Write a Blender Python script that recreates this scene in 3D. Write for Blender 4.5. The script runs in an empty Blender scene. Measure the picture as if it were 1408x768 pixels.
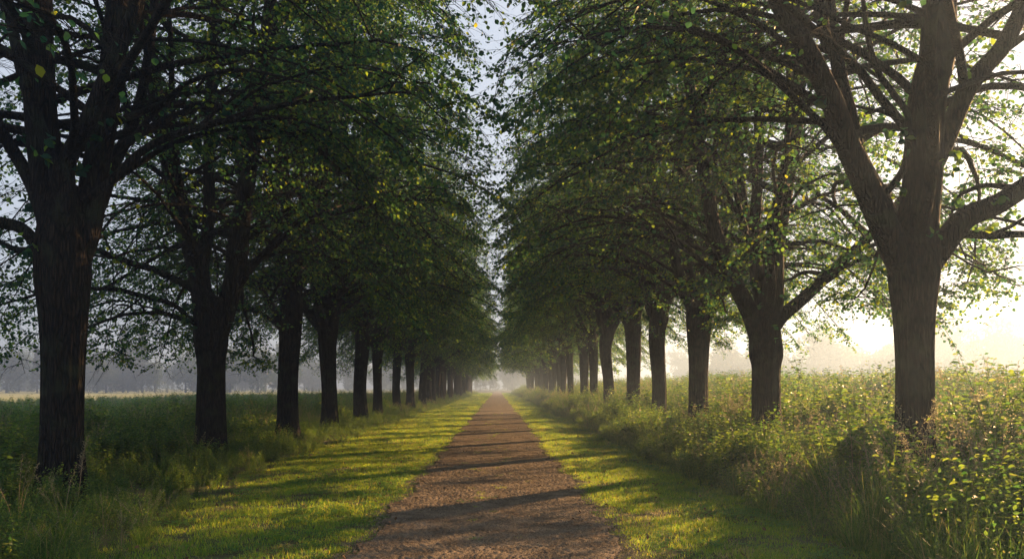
import bpy, math, random
import numpy as np
from mathutils import Vector

R = math.radians
scn = bpy.context.scene
COL = scn.collection

# ------------------------------------------------------------------ camera
cam = bpy.data.cameras.new('camera')
cam.lens = 28.0
cam.sensor_width = 36.0
cam.shift_x = 0.0142
cam.shift_y = 0.1051
cam.clip_start = 0.05
cam.clip_end = 4000
cam_o = bpy.data.objects.new('camera', cam)
cam_o.location = (0, 0, 1.6)
cam_o.rotation_euler = (R(90), 0, 0)
COL.objects.link(cam_o)
scn.camera = cam_o

# ------------------------------------------------------------------ sky and sun
SUN_AZ, SUN_EL = 45.0, 14.5          # degrees clockwise from +Y (straight down the path), and up
w = bpy.data.worlds.new('World')
scn.world = w
w.use_nodes = True
nt = w.node_tree
bg = nt.nodes['Background']
sky = nt.nodes.new('ShaderNodeTexSky')
sky.sky_type = 'NISHITA'
sky.sun_disc = False
sky.sun_elevation = R(SUN_EL)
sky.sun_rotation = R(SUN_AZ)
sky.air_density = 1.0
sky.dust_density = 4.0
sky.ozone_density = 1.5
# thin high cloud veils most of the blue
_tc = nt.nodes.new('ShaderNodeTexCoord')
_mp = nt.nodes.new('ShaderNodeMapping'); _mp.inputs['Scale'].default_value = (1.2, 1.2, 3.5)
_ns = nt.nodes.new('ShaderNodeTexNoise'); _ns.inputs['Scale'].default_value = 1.6; _ns.inputs['Detail'].default_value = 7; _ns.inputs['Roughness'].default_value = .55
_rp = nt.nodes.new('ShaderNodeMapRange'); _rp.inputs[1].default_value = .3; _rp.inputs[2].default_value = .7; _rp.inputs[3].default_value = .78; _rp.inputs[4].default_value = .97
_mx = nt.nodes.new('ShaderNodeMix'); _mx.data_type = 'RGBA'; _mx.inputs[7].default_value = (2.9, 3.2, 3.75, 1)
nt.links.new(_tc.outputs['Generated'], _mp.inputs[0]); nt.links.new(_mp.outputs[0], _ns.inputs[0]); nt.links.new(_ns.outputs[0], _rp.inputs[0])
nt.links.new(_rp.outputs[0], _mx.inputs[0]); nt.links.new(sky.outputs[0], _mx.inputs[6]); nt.links.new(_mx.outputs[2], bg.inputs[0])
bg.inputs[1].default_value = 0.05

sd = bpy.data.lights.new('sun', 'SUN')
sd.energy = 5.0
sd.angle = R(0.5)
sd.color = (1.0, 0.57, 0.25)
sun = bpy.data.objects.new('sun', sd)
sv = Vector((math.sin(R(SUN_AZ)) * math.cos(R(SUN_EL)), math.cos(R(SUN_AZ)) * math.cos(R(SUN_EL)), math.sin(R(SUN_EL))))
sun.rotation_euler = sv.to_track_quat('Z', 'Y').to_euler()
sun.location = sv * 60
COL.objects.link(sun)

scn.view_settings.view_transform = 'Standard'
scn.view_settings.look = 'None'
scn.view_settings.gamma = 1.0
scn.view_settings.exposure = 2.27
cy = scn.cycles
cy.max_bounces = 6
cy.diffuse_bounces = 3
cy.glossy_bounces = 2
cy.transmission_bounces = 4
cy.volume_bounces = 0
cy.transparent_max_bounces = 8
cy.use_denoising = True
cy.sample_clamp_indirect = 4.0
HAZE_DENSITY = 0.0030

# ------------------------------------------------------------------ helpers
def link(o, parent=None):
    COL.objects.link(o)
    if parent is not None:
        o.parent = parent
    return o

def tag(o, label=None, cat=None, group=None, kind=None):
    if label: o['label'] = label
    if cat: o['category'] = cat
    if group: o['group'] = group
    if kind: o['kind'] = kind
    return o

def empty(name, loc, rz=0.0):
    o = bpy.data.objects.new(name, None)
    o.location = loc
    o.rotation_euler = (0, 0, rz)
    o.empty_display_size = 0.3
    return link(o)

class MB:
    """collects faces as numpy blocks and links them as one mesh"""
    def __init__(s):
        s.v = []; s.q = []; s.t = []; s.n = 0; s.qm = []; s.tm = []
    def add(s, verts, quads=None, tris=None, mat=0):
        verts = np.asarray(verts, np.float32).reshape(-1, 3)
        if quads is not None and len(quads):
            quads = np.asarray(quads, np.int64); s.q.append(quads + s.n); s.qm.append(np.full(len(quads), mat, np.int32))
        if tris is not None and len(tris):
            tris = np.asarray(tris, np.int64); s.t.append(tris + s.n); s.tm.append(np.full(len(tris), mat, np.int32))
        s.v.append(verts); s.n += len(verts)
    def mesh(s, name, mats, smooth=True):
        me = bpy.data.meshes.new(name)
        v = np.concatenate(s.v)
        q = np.concatenate(s.q) if s.q else np.zeros((0, 4), np.int64)
        t = np.concatenate(s.t) if s.t else np.zeros((0, 3), np.int64)
        me.vertices.add(len(v)); me.vertices.foreach_set('co', v.ravel())
        nl = len(q) * 4 + len(t) * 3
        me.loops.add(nl)
        me.loops.foreach_set('vertex_index', np.concatenate([q.ravel(), t.ravel()]).astype(np.int32))
        me.polygons.add(len(q) + len(t))
        st = np.concatenate([np.arange(len(q)) * 4, len(q) * 4 + np.arange(len(t)) * 3]).astype(np.int32)
        me.polygons.foreach_set('loop_start', st)
        mi = np.concatenate(s.qm + s.tm) if (s.qm or s.tm) else np.zeros(0, np.int32)
        me.polygons.foreach_set('material_index', mi)
        me.polygons.foreach_set('use_smooth', np.full(len(q) + len(t), smooth))
        for m in mats: me.materials.append(m)
        me.update(calc_edges=True)
        return me
    def obj(s, name, mats, parent=None, smooth=True):
        return link(bpy.data.objects.new(name, s.mesh(name, mats, smooth)), parent)

def norm(a):
    a = np.asarray(a, float)
    return a / np.maximum(np.linalg.norm(a, axis=-1, keepdims=True), 1e-9)

def catmull(P, n):
    """smooth resample of a control polyline (columns may include radius)"""
    P = np.asarray(P, float)
    if len(P) < 3:
        t = np.linspace(0, 1, n)[:, None]
        return P[0] * (1 - t) + P[-1] * t
    E = np.vstack([2 * P[0] - P[1], P, 2 * P[-1] - P[-2]])
    u = np.linspace(0, len(P) - 1 - 1e-6, n)
    i = u.astype(int); f = (u - i)[:, None]
    a, b, c, d = E[i], E[i + 1], E[i + 2], E[i + 3]
    return 0.5 * ((2 * b) + (-a + c) * f + (2 * a - 5 * b + 4 * c - d) * f ** 2 + (-a + 3 * b - 3 * c + d) * f ** 3)

def tube(mb, pts, rad, seg=8, mat=0, ridge=None, cap=True):
    pts = np.asarray(pts, float); n = len(pts)
    rad = np.broadcast_to(np.asarray(rad, float), (n,))
    T = norm(np.gradient(pts, axis=0))
    up = np.array([1.0, 0, 0]) if abs(T[0][0]) < .8 else np.array([0, 1.0, 0])
    U = np.zeros((n, 3)); u = norm(up - T[0] * np.dot(up, T[0])); U[0] = u
    for i in range(1, n):
        u = u - T[i] * np.dot(u, T[i]); u = u / (np.linalg.norm(u) + 1e-9); U[i] = u
    V = np.cross(T, U)
    a = np.arange(seg) * 2 * math.pi / seg
    rr = rad[:, None] * np.ones(seg)
    if ridge is not None: rr = rr * ridge(pts, a)
    ring = pts[:, None, :] + rr[..., None] * (np.cos(a)[None, :, None] * U[:, None, :] + np.sin(a)[None, :, None] * V[:, None, :])
    vs = ring.reshape(-1, 3)
    i = np.arange(n - 1)[:, None] * seg; j = np.arange(seg)[None, :]; k = (j + 1) % seg
    q = np.stack([i + j, i + k, i + k + seg, i + j + seg], -1).reshape(-1, 4)
    tr = None
    if cap:
        vs = np.vstack([vs, pts[-1] + T[-1] * rad[-1] * .6])
        e = (n - 1) * seg
        tr = [(e + jj, e + (jj + 1) % seg, n * seg) for jj in range(seg)]
    mb.add(vs, q, tr, mat)

def thin_tubes(mb, A, B, C, r0, r1, mat=0):
    """many 3-sided two-segment twigs A->B->C at once"""
    A, B, C = map(lambda x: np.asarray(x, float), (A, B, C)); N = len(A)
    D = norm(C - A); ref = np.where(np.abs(D[:, 2:3]) < .9, np.array([[0, 0, 1.0]]), np.array([[1.0, 0, 0]]))
    U = norm(np.cross(D, ref)); V = np.cross(D, U)
    out = []
    for P, r in ((A, r0), (B, (np.asarray(r0) + r1) / 2), (C, r1)):
        r = np.broadcast_to(np.asarray(r, float), (N,))[:, None]
        for k in range(3):
            an = k * 2 * math.pi / 3
            out.append(P + r * (math.cos(an) * U + math.sin(an) * V))
    vs = np.stack(out, 1)                       # N,9,3
    base = (np.arange(N) * 9)[:, None, None]
    q = []
    for l in range(2):
        for k in range(3):
            q.append([l * 3 + k, l * 3 + (k + 1) % 3, l * 3 + 3 + (k + 1) % 3, l * 3 + 3 + k])
    mb.add(vs.reshape(-1, 3), (np.array(q)[None] + base).reshape(-1, 4), None, mat)

def leaves(mb, P, D, Nn, L, W=0.62, mat=0, curl=.10):
    """folded six-point leaves, two quads each: P base, D towards the tip, Nn face normal, L length"""
    P = np.asarray(P, float); N = len(P)
    if N == 0: return
    D = norm(D); S = norm(np.cross(D, Nn)); Nn = np.cross(S, D)
    L = np.broadcast_to(np.asarray(L, float), (N,))[:, None]
    tpl = [(0, 0, 0), (-.36, .30, .09), (-.42, .64, .05), (0, 1.0, -curl), (.42, .64, .05), (.36, .30, .09)]
    vs = np.stack([P + L * (a * W * 1.25 * S + b * D + c * Nn) for a, b, c in tpl], 1)
    base = (np.arange(N) * 6)[:, None, None]
    q = np.array([[0, 3, 2, 1], [0, 5, 4, 3]])[None] + base
    mb.add(vs.reshape(-1, 3), q.reshape(-1, 4), None, mat)

def blades(mb, P, az, L, bend, wd, segs=3, mat=0):
    """grass blades bending over towards azimuth az"""
    P = np.asarray(P, float); N = len(P)
    L = np.broadcast_to(L, (N,)); bend = np.broadcast_to(bend, (N,)); wd = np.broadcast_to(wd, (N,))
    H = np.stack([np.cos(az), np.sin(az), 0 * az], -1); S = np.stack([-np.sin(az), np.cos(az), 0 * az], -1)
    Z = np.array([0, 0, 1.0])
    rows = []; p = P.copy(); th = 0.12 * bend
    for k in range(segs + 1):
        f = k / segs
        wk = (wd * (1 - f ** 1.6) * .5)[:, None]
        rows.append(p - S * wk); rows.append(p + S * wk)
        th = th + bend / segs
        p = p + (L / segs)[:, None] * (np.sin(th)[:, None] * H + np.cos(th)[:, None] * Z)
    vs = np.stack(rows, 1); m = 2 * (segs + 1)
    base = (np.arange(N) * m)[:, None, None]
    q = np.array([[2 * k, 2 * k + 1, 2 * k + 3, 2 * k + 2] for k in range(segs)])[None] + base
    mb.add(vs.reshape(-1, 3), q.reshape(-1, 4), None, mat)

# ------------------------------------------------------------------ materials
def mat(name):
    m = bpy.data.materials.new(name); m.use_nodes = True
    n = m.node_tree; n.nodes.clear()
    out = n.nodes.new('ShaderNodeOutputMaterial')
    return m, n, out

def N(n, t, **kw):
    nd = n.nodes.new(t)
    for k, v in kw.items():
        if k.startswith('i_'):
            nd.inputs[int(k[2:])].default_value = v
        else: setattr(nd, k, v)
    return nd

def ramp(n, stops, interp='LINEAR'):
    r = n.nodes.new('ShaderNodeValToRGB'); cr = r.color_ramp; cr.interpolation = interp
    while len(cr.elements) < len(stops): cr.elements.new(.5)
    for e, (p, c) in zip(cr.elements, stops):
        e.position = p; e.color = (*c, 1) if len(c) == 3 else c
    return r

def leaf_mat(name, stops, tstops, trans=.45, rough=.55):
    """leaf tissue: reflects one colour, lets a yellower one through; colour varies leaf by leaf"""
    m, n, out = mat(name)
    g = N(n, 'ShaderNodeNewGeometry')
    ri = g.outputs['Random Per Island']
    oi = N(n, 'ShaderNodeObjectInfo')
    ad = N(n, 'ShaderNodeMath', operation='ADD'); n.links.new(ri, ad.inputs[0])
    ml = N(n, 'ShaderNodeMath', operation='MULTIPLY'); n.links.new(oi.outputs['Random'], ml.inputs[0]); ml.inputs[1].default_value = .37
    n.links.new(ml.outputs[0], ad.inputs[1])
    fr = N(n, 'ShaderNodeMath', operation='FRACT'); n.links.new(ad.outputs[0], fr.inputs[0])
    c1 = ramp(n, stops); c2 = ramp(n, tstops)
    n.links.new(fr.outputs[0], c1.inputs[0]); n.links.new(fr.outputs[0], c2.inputs[0])
    b = N(n, 'ShaderNodeBsdfPrincipled'); b.inputs['Roughness'].default_value = rough
    b.inputs['Specular IOR Level'].default_value = .25
    n.links.new(c1.outputs[0], b.inputs['Base Color'])
    t = N(n, 'ShaderNodeBsdfTranslucent'); n.links.new(c2.outputs[0], t.inputs[0])
    mx = N(n, 'ShaderNodeMixShader'); mx.inputs[0].default_value = trans
    n.links.new(b.outputs[0], mx.inputs[1]); n.links.new(t.outputs[0], mx.inputs[2])
    n.links.new(mx.outputs[0], out.inputs[0])
    return m

M_LEAF = leaf_mat('linden_leaf',
    [(0, (.003, .036, .033)), (.55, (.006, .050, .035)), (.95, (.015, .062, .024)), (.99, (.03, .06, .014)), (1, (.12, .12, .02))],
    [(0, (.025, .115, .060)), (.55, (.11, .27, .058)), (.93, (.32, .50, .04)), (.99, (.42, .52, .03)), (1, (.5, .52, .03))], .5)
M_FARLEAF = leaf_mat('far_tree_leaf', [(0, (.02, .045, .03)), (1, (.045, .08, .035))], [(0, (.04, .09, .03)), (1, (.09, .15, .04))], .25)
M_NEEDLE = leaf_mat('conifer_needles', [(0, (.012, .03, .025)), (1, (.03, .055, .03))], [(0, (.02, .05, .02)), (1, (.04, .07, .03))], .15)
M_HERB = leaf_mat('herb_leaf',
    [(0, (.006, .030, .016)), (.6, (.015, .054, .020)), (.93, (.05, .11, .020)), (1, (.10, .12, .03))],
    [(0, (.08, .24, .04)), (.6, (.26, .42, .05)), (.93, (.36, .50, .05)), (1, (.40, .42, .08))], .45)
M_GRASS = leaf_mat('meadow_grass_blade',
    [(0, (.014, .048, .016)), (.6, (.036, .085, .018)), (.88, (.085, .14, .025)), (1, (.30, .24, .11))],
    [(0, (.08, .22, .03)), (.6, (.20, .36, .04)), (.85, (.34, .44, .06)), (1, (.5, .38, .15))], .45)
M_LAWN = leaf_mat('lawn_blade',
    [(0, (.04, .11, .016)), (.6, (.14, .22, .024)), (.9, (.22, .31, .03)), (1, (.34, .27, .08))],
    [(0, (.20, .44, .03)), (.6, (.42, .62, .045)), (.9, (.72, .66, .04)), (1, (.7, .5, .15))], .45)
M_CLOVER = leaf_mat('clover_leaf', [(0, (.03, .10, .025)), (1, (.07, .17, .035))], [(0, (.12, .34, .04)), (1, (.26, .50, .05))], .4)
M_DRYBLADE = leaf_mat('dry_blade', [(0, (.16, .15, .05)), (1, (.34, .29, .13))], [(0, (.35, .32, .10)), (1, (.55, .46, .18))], .4)
M_SEED = leaf_mat('seed_head', [(0, (.13, .12, .07)), (1, (.30, .28, .17))], [(0, (.24, .22, .11)), (1, (.46, .44, .26))], .45, .8)

def bark_mat():
    m, n, out = mat('furrowed_bark')
    tc = N(n, 'ShaderNodeTexCoord')
    mp = N(n, 'ShaderNodeMapping'); mp.inputs['Scale'].default_value = (1, 1, .13)
    n.links.new(tc.outputs['Object'], mp.inputs[0])
    ns = N(n, 'ShaderNodeTexNoise'); ns.inputs['Scale'].default_value = 22; ns.inputs['Detail'].default_value = 8; ns.inputs['Distortion'].default_value = .6
    n.links.new(mp.outputs[0], ns.inputs[0])
    vo = N(n, 'ShaderNodeTexVoronoi', feature='DISTANCE_TO_EDGE'); vo.inputs['Scale'].default_value = 26
    n.links.new(mp.outputs[0], vo.inputs[0])
    cl = ramp(n, [(0, (0, 0, 0)), (.22, (1, 1, 1))]); n.links.new(vo.outputs[0], cl.inputs[0])
    hh = N(n, 'ShaderNodeMath', operation='MULTIPLY'); n.links.new(cl.outputs[0], hh.inputs[0]); n.links.new(ns.outputs[0], hh.inputs[1])
    n2 = N(n, 'ShaderNodeTexNoise'); n2.inputs['Scale'].default_value = 1.7; n2.inputs['Detail'].default_value = 5
    n.links.new(tc.outputs['Object'], n2.inputs[0])
    c = ramp(n, [(.1, (.006, .005, .0045)), (.45, (.018, .0135, .011)), (.75, (.040, .030, .023))]); n.links.new(hh.outputs[0], c.inputs[0])
    c2 = ramp(n, [(.35, (.8, .8, .8)), (.7, (1.1, 1.05, .95))]); n.links.new(n2.outputs[0], c2.inputs[0])
    mu = N(n, 'ShaderNodeMix', data_type='RGBA', blend_type='MULTIPLY'); mu.inputs[0].default_value = 1
    n.links.new(c.outputs[0], mu.inputs[6]); n.links.new(c2.outputs[0], mu.inputs[7])
    # patches of grey-green algae
    n3 = N(n, 'ShaderNodeTexNoise'); n3.inputs['Scale'].default_value = 3.1; n3.inputs['Detail'].default_value = 7
    n.links.new(tc.outputs['Object'], n3.inputs[0])
    c3 = ramp(n, [(.5, (0, 0, 0)), (.68, (.8, .8, .8))]); n.links.new(n3.outputs[0], c3.inputs[0])
    m2 = N(n, 'ShaderNodeMix', data_type='RGBA'); n.links.new(c3.outputs[0], m2.inputs[0]); n.links.new(mu.outputs[2], m2.inputs[6]); m2.inputs[7].default_value = (.026, .033, .018, 1)
    b = N(n, 'ShaderNodeBsdfPrincipled'); b.inputs['Roughness'].default_value = .9; b.inputs['Specular IOR Level'].default_value = .15
    n.links.new(m2.outputs[2], b.inputs['Base Color'])
    bp = N(n, 'ShaderNodeBump'); bp.inputs['Strength'].default_value = .9; bp.inputs['Distance'].default_value = .06
    n.links.new(hh.outputs[0], bp.inputs['Height']); n.links.new(bp.outputs[0], b.inputs['Normal'])
    n.links.new(b.outputs[0], out.inputs[0])
    return m
M_BARK = bark_mat()

def plain(name, col, rough=.9, spec=.2):
    m, n, out = mat(name)
    b = N(n, 'ShaderNodeBsdfPrincipled'); b.inputs['Roughness'].default_value = rough; b.inputs['Specular IOR Level'].default_value = spec
    g = N(n, 'ShaderNodeNewGeometry')
    c = ramp(n, [(0, tuple(x * .6 for x in col)), (1, tuple(min(1, x * 1.4) for x in col))])
    n.links.new(g.outputs['Random Per Island'], c.inputs[0]); n.links.new(c.outputs[0], b.inputs['Base Color'])
    n.links.new(b.outputs[0], out.inputs[0])
    return m
M_STEM = plain('green_stem', (.10, .12, .045), .7)
M_DRYSTEM = plain('dry_stem', (.30, .22, .13), .8)
M_CRUMB = plain('gravel_crumb', (.14, .11, .08), .95)
M_DEADLEAF = plain('dead_leaf', (.13, .075, .035), .8)

def ground_mat(name, stops, scale, bump=.4, dist=.03, detail=10, warp=None):
    m, n, out = mat(name)
    tc = N(n, 'ShaderNodeTexCoord')
    a = N(n, 'ShaderNodeTexNoise'); a.inputs['Scale'].default_value = scale; a.inputs['Detail'].default_value = detail; a.inputs['Roughness'].default_value = .7
    n.links.new(tc.outputs['Object'], a.inputs[0])
    big = N(n, 'ShaderNodeTexNoise'); big.inputs['Scale'].default_value = scale * .045; big.inputs['Detail'].default_value = 4
    n.links.new(tc.outputs['Object'], big.inputs[0])
    mx = N(n, 'ShaderNodeMix', data_type='FLOAT'); mx.inputs[0].default_value = .4
    n.links.new(a.outputs[0], mx.inputs[2]); n.links.new(big.outputs[0], mx.inputs[3])
    c = ramp(n, stops); n.links.new(mx.outputs[0], c.inputs[0])
    b = N(n, 'ShaderNodeBsdfPrincipled'); b.inputs['Roughness'].default_value = .95; b.inputs['Specular IOR Level'].default_value = .12
    n.links.new(c.outputs[0], b.inputs['Base Color'])
    bp = N(n, 'ShaderNodeBump'); bp.inputs['Strength'].default_value = bump; bp.inputs['Distance'].default_value = dist
    n.links.new(a.outputs[0], bp.inputs['Height']); n.links.new(bp.outputs[0], b.inputs['Normal'])
    n.links.new(b.outputs[0], out.inputs[0])
    return m
M_SOIL = ground_mat('meadow_soil', [(.3, (.045, .038, .022)), (.5, (.06, .065, .028)), (.7, (.05, .085, .028))], 6)
M_VERGE = ground_mat('verge_soil', [(.3, (.07, .05, .03)), (.45, (.07, .075, .028)), (.7, (.075, .12, .03))], 9)
M_FIELD = ground_mat('pale_field', [(.3, (.20, .22, .09)), (.5, (.28, .29, .13)), (.7, (.36, .34, .17))], .8)
M_PATH = ground_mat('trodden_path', [(.32, (.020, .016, .012)), (.42, (.062, .048, .034)), (.53, (.130, .102, .070)), (.68, (.25, .20, .145))], 60, 1, .010)

# ------------------------------------------------------------------ value noise for real relief
def vnoise(x, y, seed=0):
    r = np.random.RandomState(seed); tab = r.rand(256, 256)
    xi = np.floor(x).astype(int); yi = np.floor(y).astype(int); fx = x - xi; fy = y - yi
    fx = fx * fx * (3 - 2 * fx); fy = fy * fy * (3 - 2 * fy)
    g = lambda i, j: tab[i % 256, j % 256]
    return (g(xi, yi) * (1 - fx) + g(xi + 1, yi) * fx) * (1 - fy) + (g(xi, yi + 1) * (1 - fx) + g(xi + 1, yi + 1) * fx) * fy

def fbm(x, y, seed=0, o=4):
    s = 0; a = .5
    for k in range(o):
        s = s + a * vnoise(x * 2 ** k, y * 2 ** k, seed + k); a *= .5
    return s

PATH_END = 330.0
def path_edges(y):
    l = -1.31 + .50 * (fbm(y * .9, y * 0 + 3.3, 11) - .45) + .20 * (vnoise(y * 5, y * 0 + .5, 5) - .5)
    r = 1.21 + .42 * (fbm(y * .8, y * 0 + 9.1, 12) - .45) + .20 * (vnoise(y * 5, y * 0 + .5, 6) - .5)
    return l, r
def left_herb_edge(y):  return np.interp(y, [5, 8, 11, 16, 60], [-3.3, -3.55, -4.15, -4.45, -4.45]) - 1.0 * (fbm(y * .35, y * 0 + 1.7, 21) - .45)
def right_herb_edge(y): return 3.2 + .8 * (fbm(y * .3, y * 0 + 4.2, 22) - .3)

# ------------------------------------------------------------------ setting: ground, verges, path, field
def sheet(name, xs, ys, zf, m, edge=None):
    X, Y = np.meshgrid(xs, ys)
    Z = zf(X, Y)
    v = np.stack([X, Y, Z], -1).reshape(-1, 3)
    nx, ny = len(xs), len(ys)
    i = np.arange(ny - 1)[:, None] * nx; j = np.arange(nx - 1)[None, :]
    q = np.stack([i + j, i + j + 1, i + j + 1 + nx, i + j + nx], -1).reshape(-1, 4)
    mb = MB(); mb.add(v, q)
    return mb.obj(name, [m])

xs = np.concatenate([np.linspace(-620, -60, 15), np.linspace(-50, -8, 43), np.linspace(-7.5, 7.5, 61), np.linspace(8, 50, 43), np.linspace(60, 620, 15)])
ys = np.concatenate([np.linspace(-60, 0, 10), np.linspace(1, 60, 150), np.linspace(62, 200, 70), np.linspace(210, 760, 30)])
def gz(X, Y):
    a = np.clip((np.abs(X) - 3) / 4, 0, 1)
    fall = np.clip(1 - np.hypot(X, Y - 60) / 260, 0, 1)
    return (a * .10 * (fbm(X * .35, Y * .35, 31) - .45)) * fall + .03 * (fbm(X * 1.1, Y * 1.1, 32) - .5) * (np.abs(X) > 1.9) * fall
tag(sheet('ground', xs, ys, gz, M_SOIL), kind='structure')

def strip(name, y0, y1, fl, fr, m, z, nx, dy, zf=None):
    ys = np.arange(y0, y1 + dy * .5, dy)
    L, Rr = fl(ys), fr(ys)
    t = np.linspace(0, 1, nx)
    X = L[:, None] * (1 - t) + Rr[:, None] * t
    Y = np.repeat(ys[:, None], nx, 1)
    Z = z + (zf(X, Y) if zf else 0 * X)
    v = np.stack([X, Y, Z], -1).reshape(-1, 3); ny = len(ys)
    i = np.arange(ny - 1)[:, None] * nx; j = np.arange(nx - 1)[None, :]
    q = np.stack([i + j, i + j + 1, i + j + 1 + nx, i + j + nx], -1).reshape(-1, 4)
    mb = MB(); mb.add(v, q)
    return mb.obj(name, [m])

def path_relief(X, Y):
    e = np.minimum(X + 1.38, 1.34 - X)
    h = .014 * (fbm(X * 2.2, Y * 1.2, 41) - .45) + .022 * (fbm(X * 26, Y * 34, 42, 3) - .45) + .024 * (np.random.RandomState(3).rand(*X.shape) - .5)
    return np.maximum(h, -.012) + .004
mbp = strip('path', 5, 45, lambda y: path_edges(y)[0], lambda y: path_edges(y)[1], M_PATH, .022, 150, .022, path_relief)
tag(mbp, kind='structure')
tag(strip('path', 45, PATH_END, lambda y: path_edges(y)[0], lambda y: path_edges(y)[1], M_PATH, .022, 12, .35,
          lambda X, Y: .015 * (fbm(X * 5, Y * 5, 41) - .3)), kind='structure')
tag(strip('path', -12, 5, lambda y: path_edges(y)[0], lambda y: path_edges(y)[1], M_PATH, .022, 12, .35, None), kind='structure')
# field strip far to the left, pale and mown, with a darker one right of the avenue
for nm, x0, x1, y0, y1 in (('field', -600, -30, 40, 700),):
    fx = np.linspace(x0, x1, 30); fy = np.linspace(y0, y1, 60)
    tag(sheet(nm, fx, fy, lambda X, Y: .08 + 0 * X, M_FIELD), kind='structure')

# ------------------------------------------------------------------ avenue trees
def crown_r(z, H, Rm):
    t = np.clip((z - 2.2) / (H - 2.2), 0, 1)
    return Rm * np.where(t < .15, .88 + .12 * t / .15, np.sqrt(np.clip(1 - ((t - .15) / .85) ** 2.3, 0, 1)))

def trunk_ridge(seed):
    r = np.random.RandomState(seed); ph = r.rand(12) * 6.28
    def f(pts, a):
        z = pts[:, 2][:, None]; a = a[None, :]
        s = 1 + .045 * np.sin(5 * a + ph[0] + .5 * z) + .03 * np.sin(9 * a + ph[1] - .4 * z) + .030 * np.sin(17 * a + ph[2] + .8 * np.sin(z * 1.3)) \
            + .024 * np.sin(27 * a + ph[3] + 1.1 * np.sin(z * 2.1 + ph[4]))
        s = s + .03 * np.sin(z * 2.3 + ph[5]) * np.sin(a + ph[6])
        fl = np.exp(-np.clip(z, 0, 9) / .42) * (.36 + .24 * np.sin(5 * a + ph[7]))
        return s + fl
    return f

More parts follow.
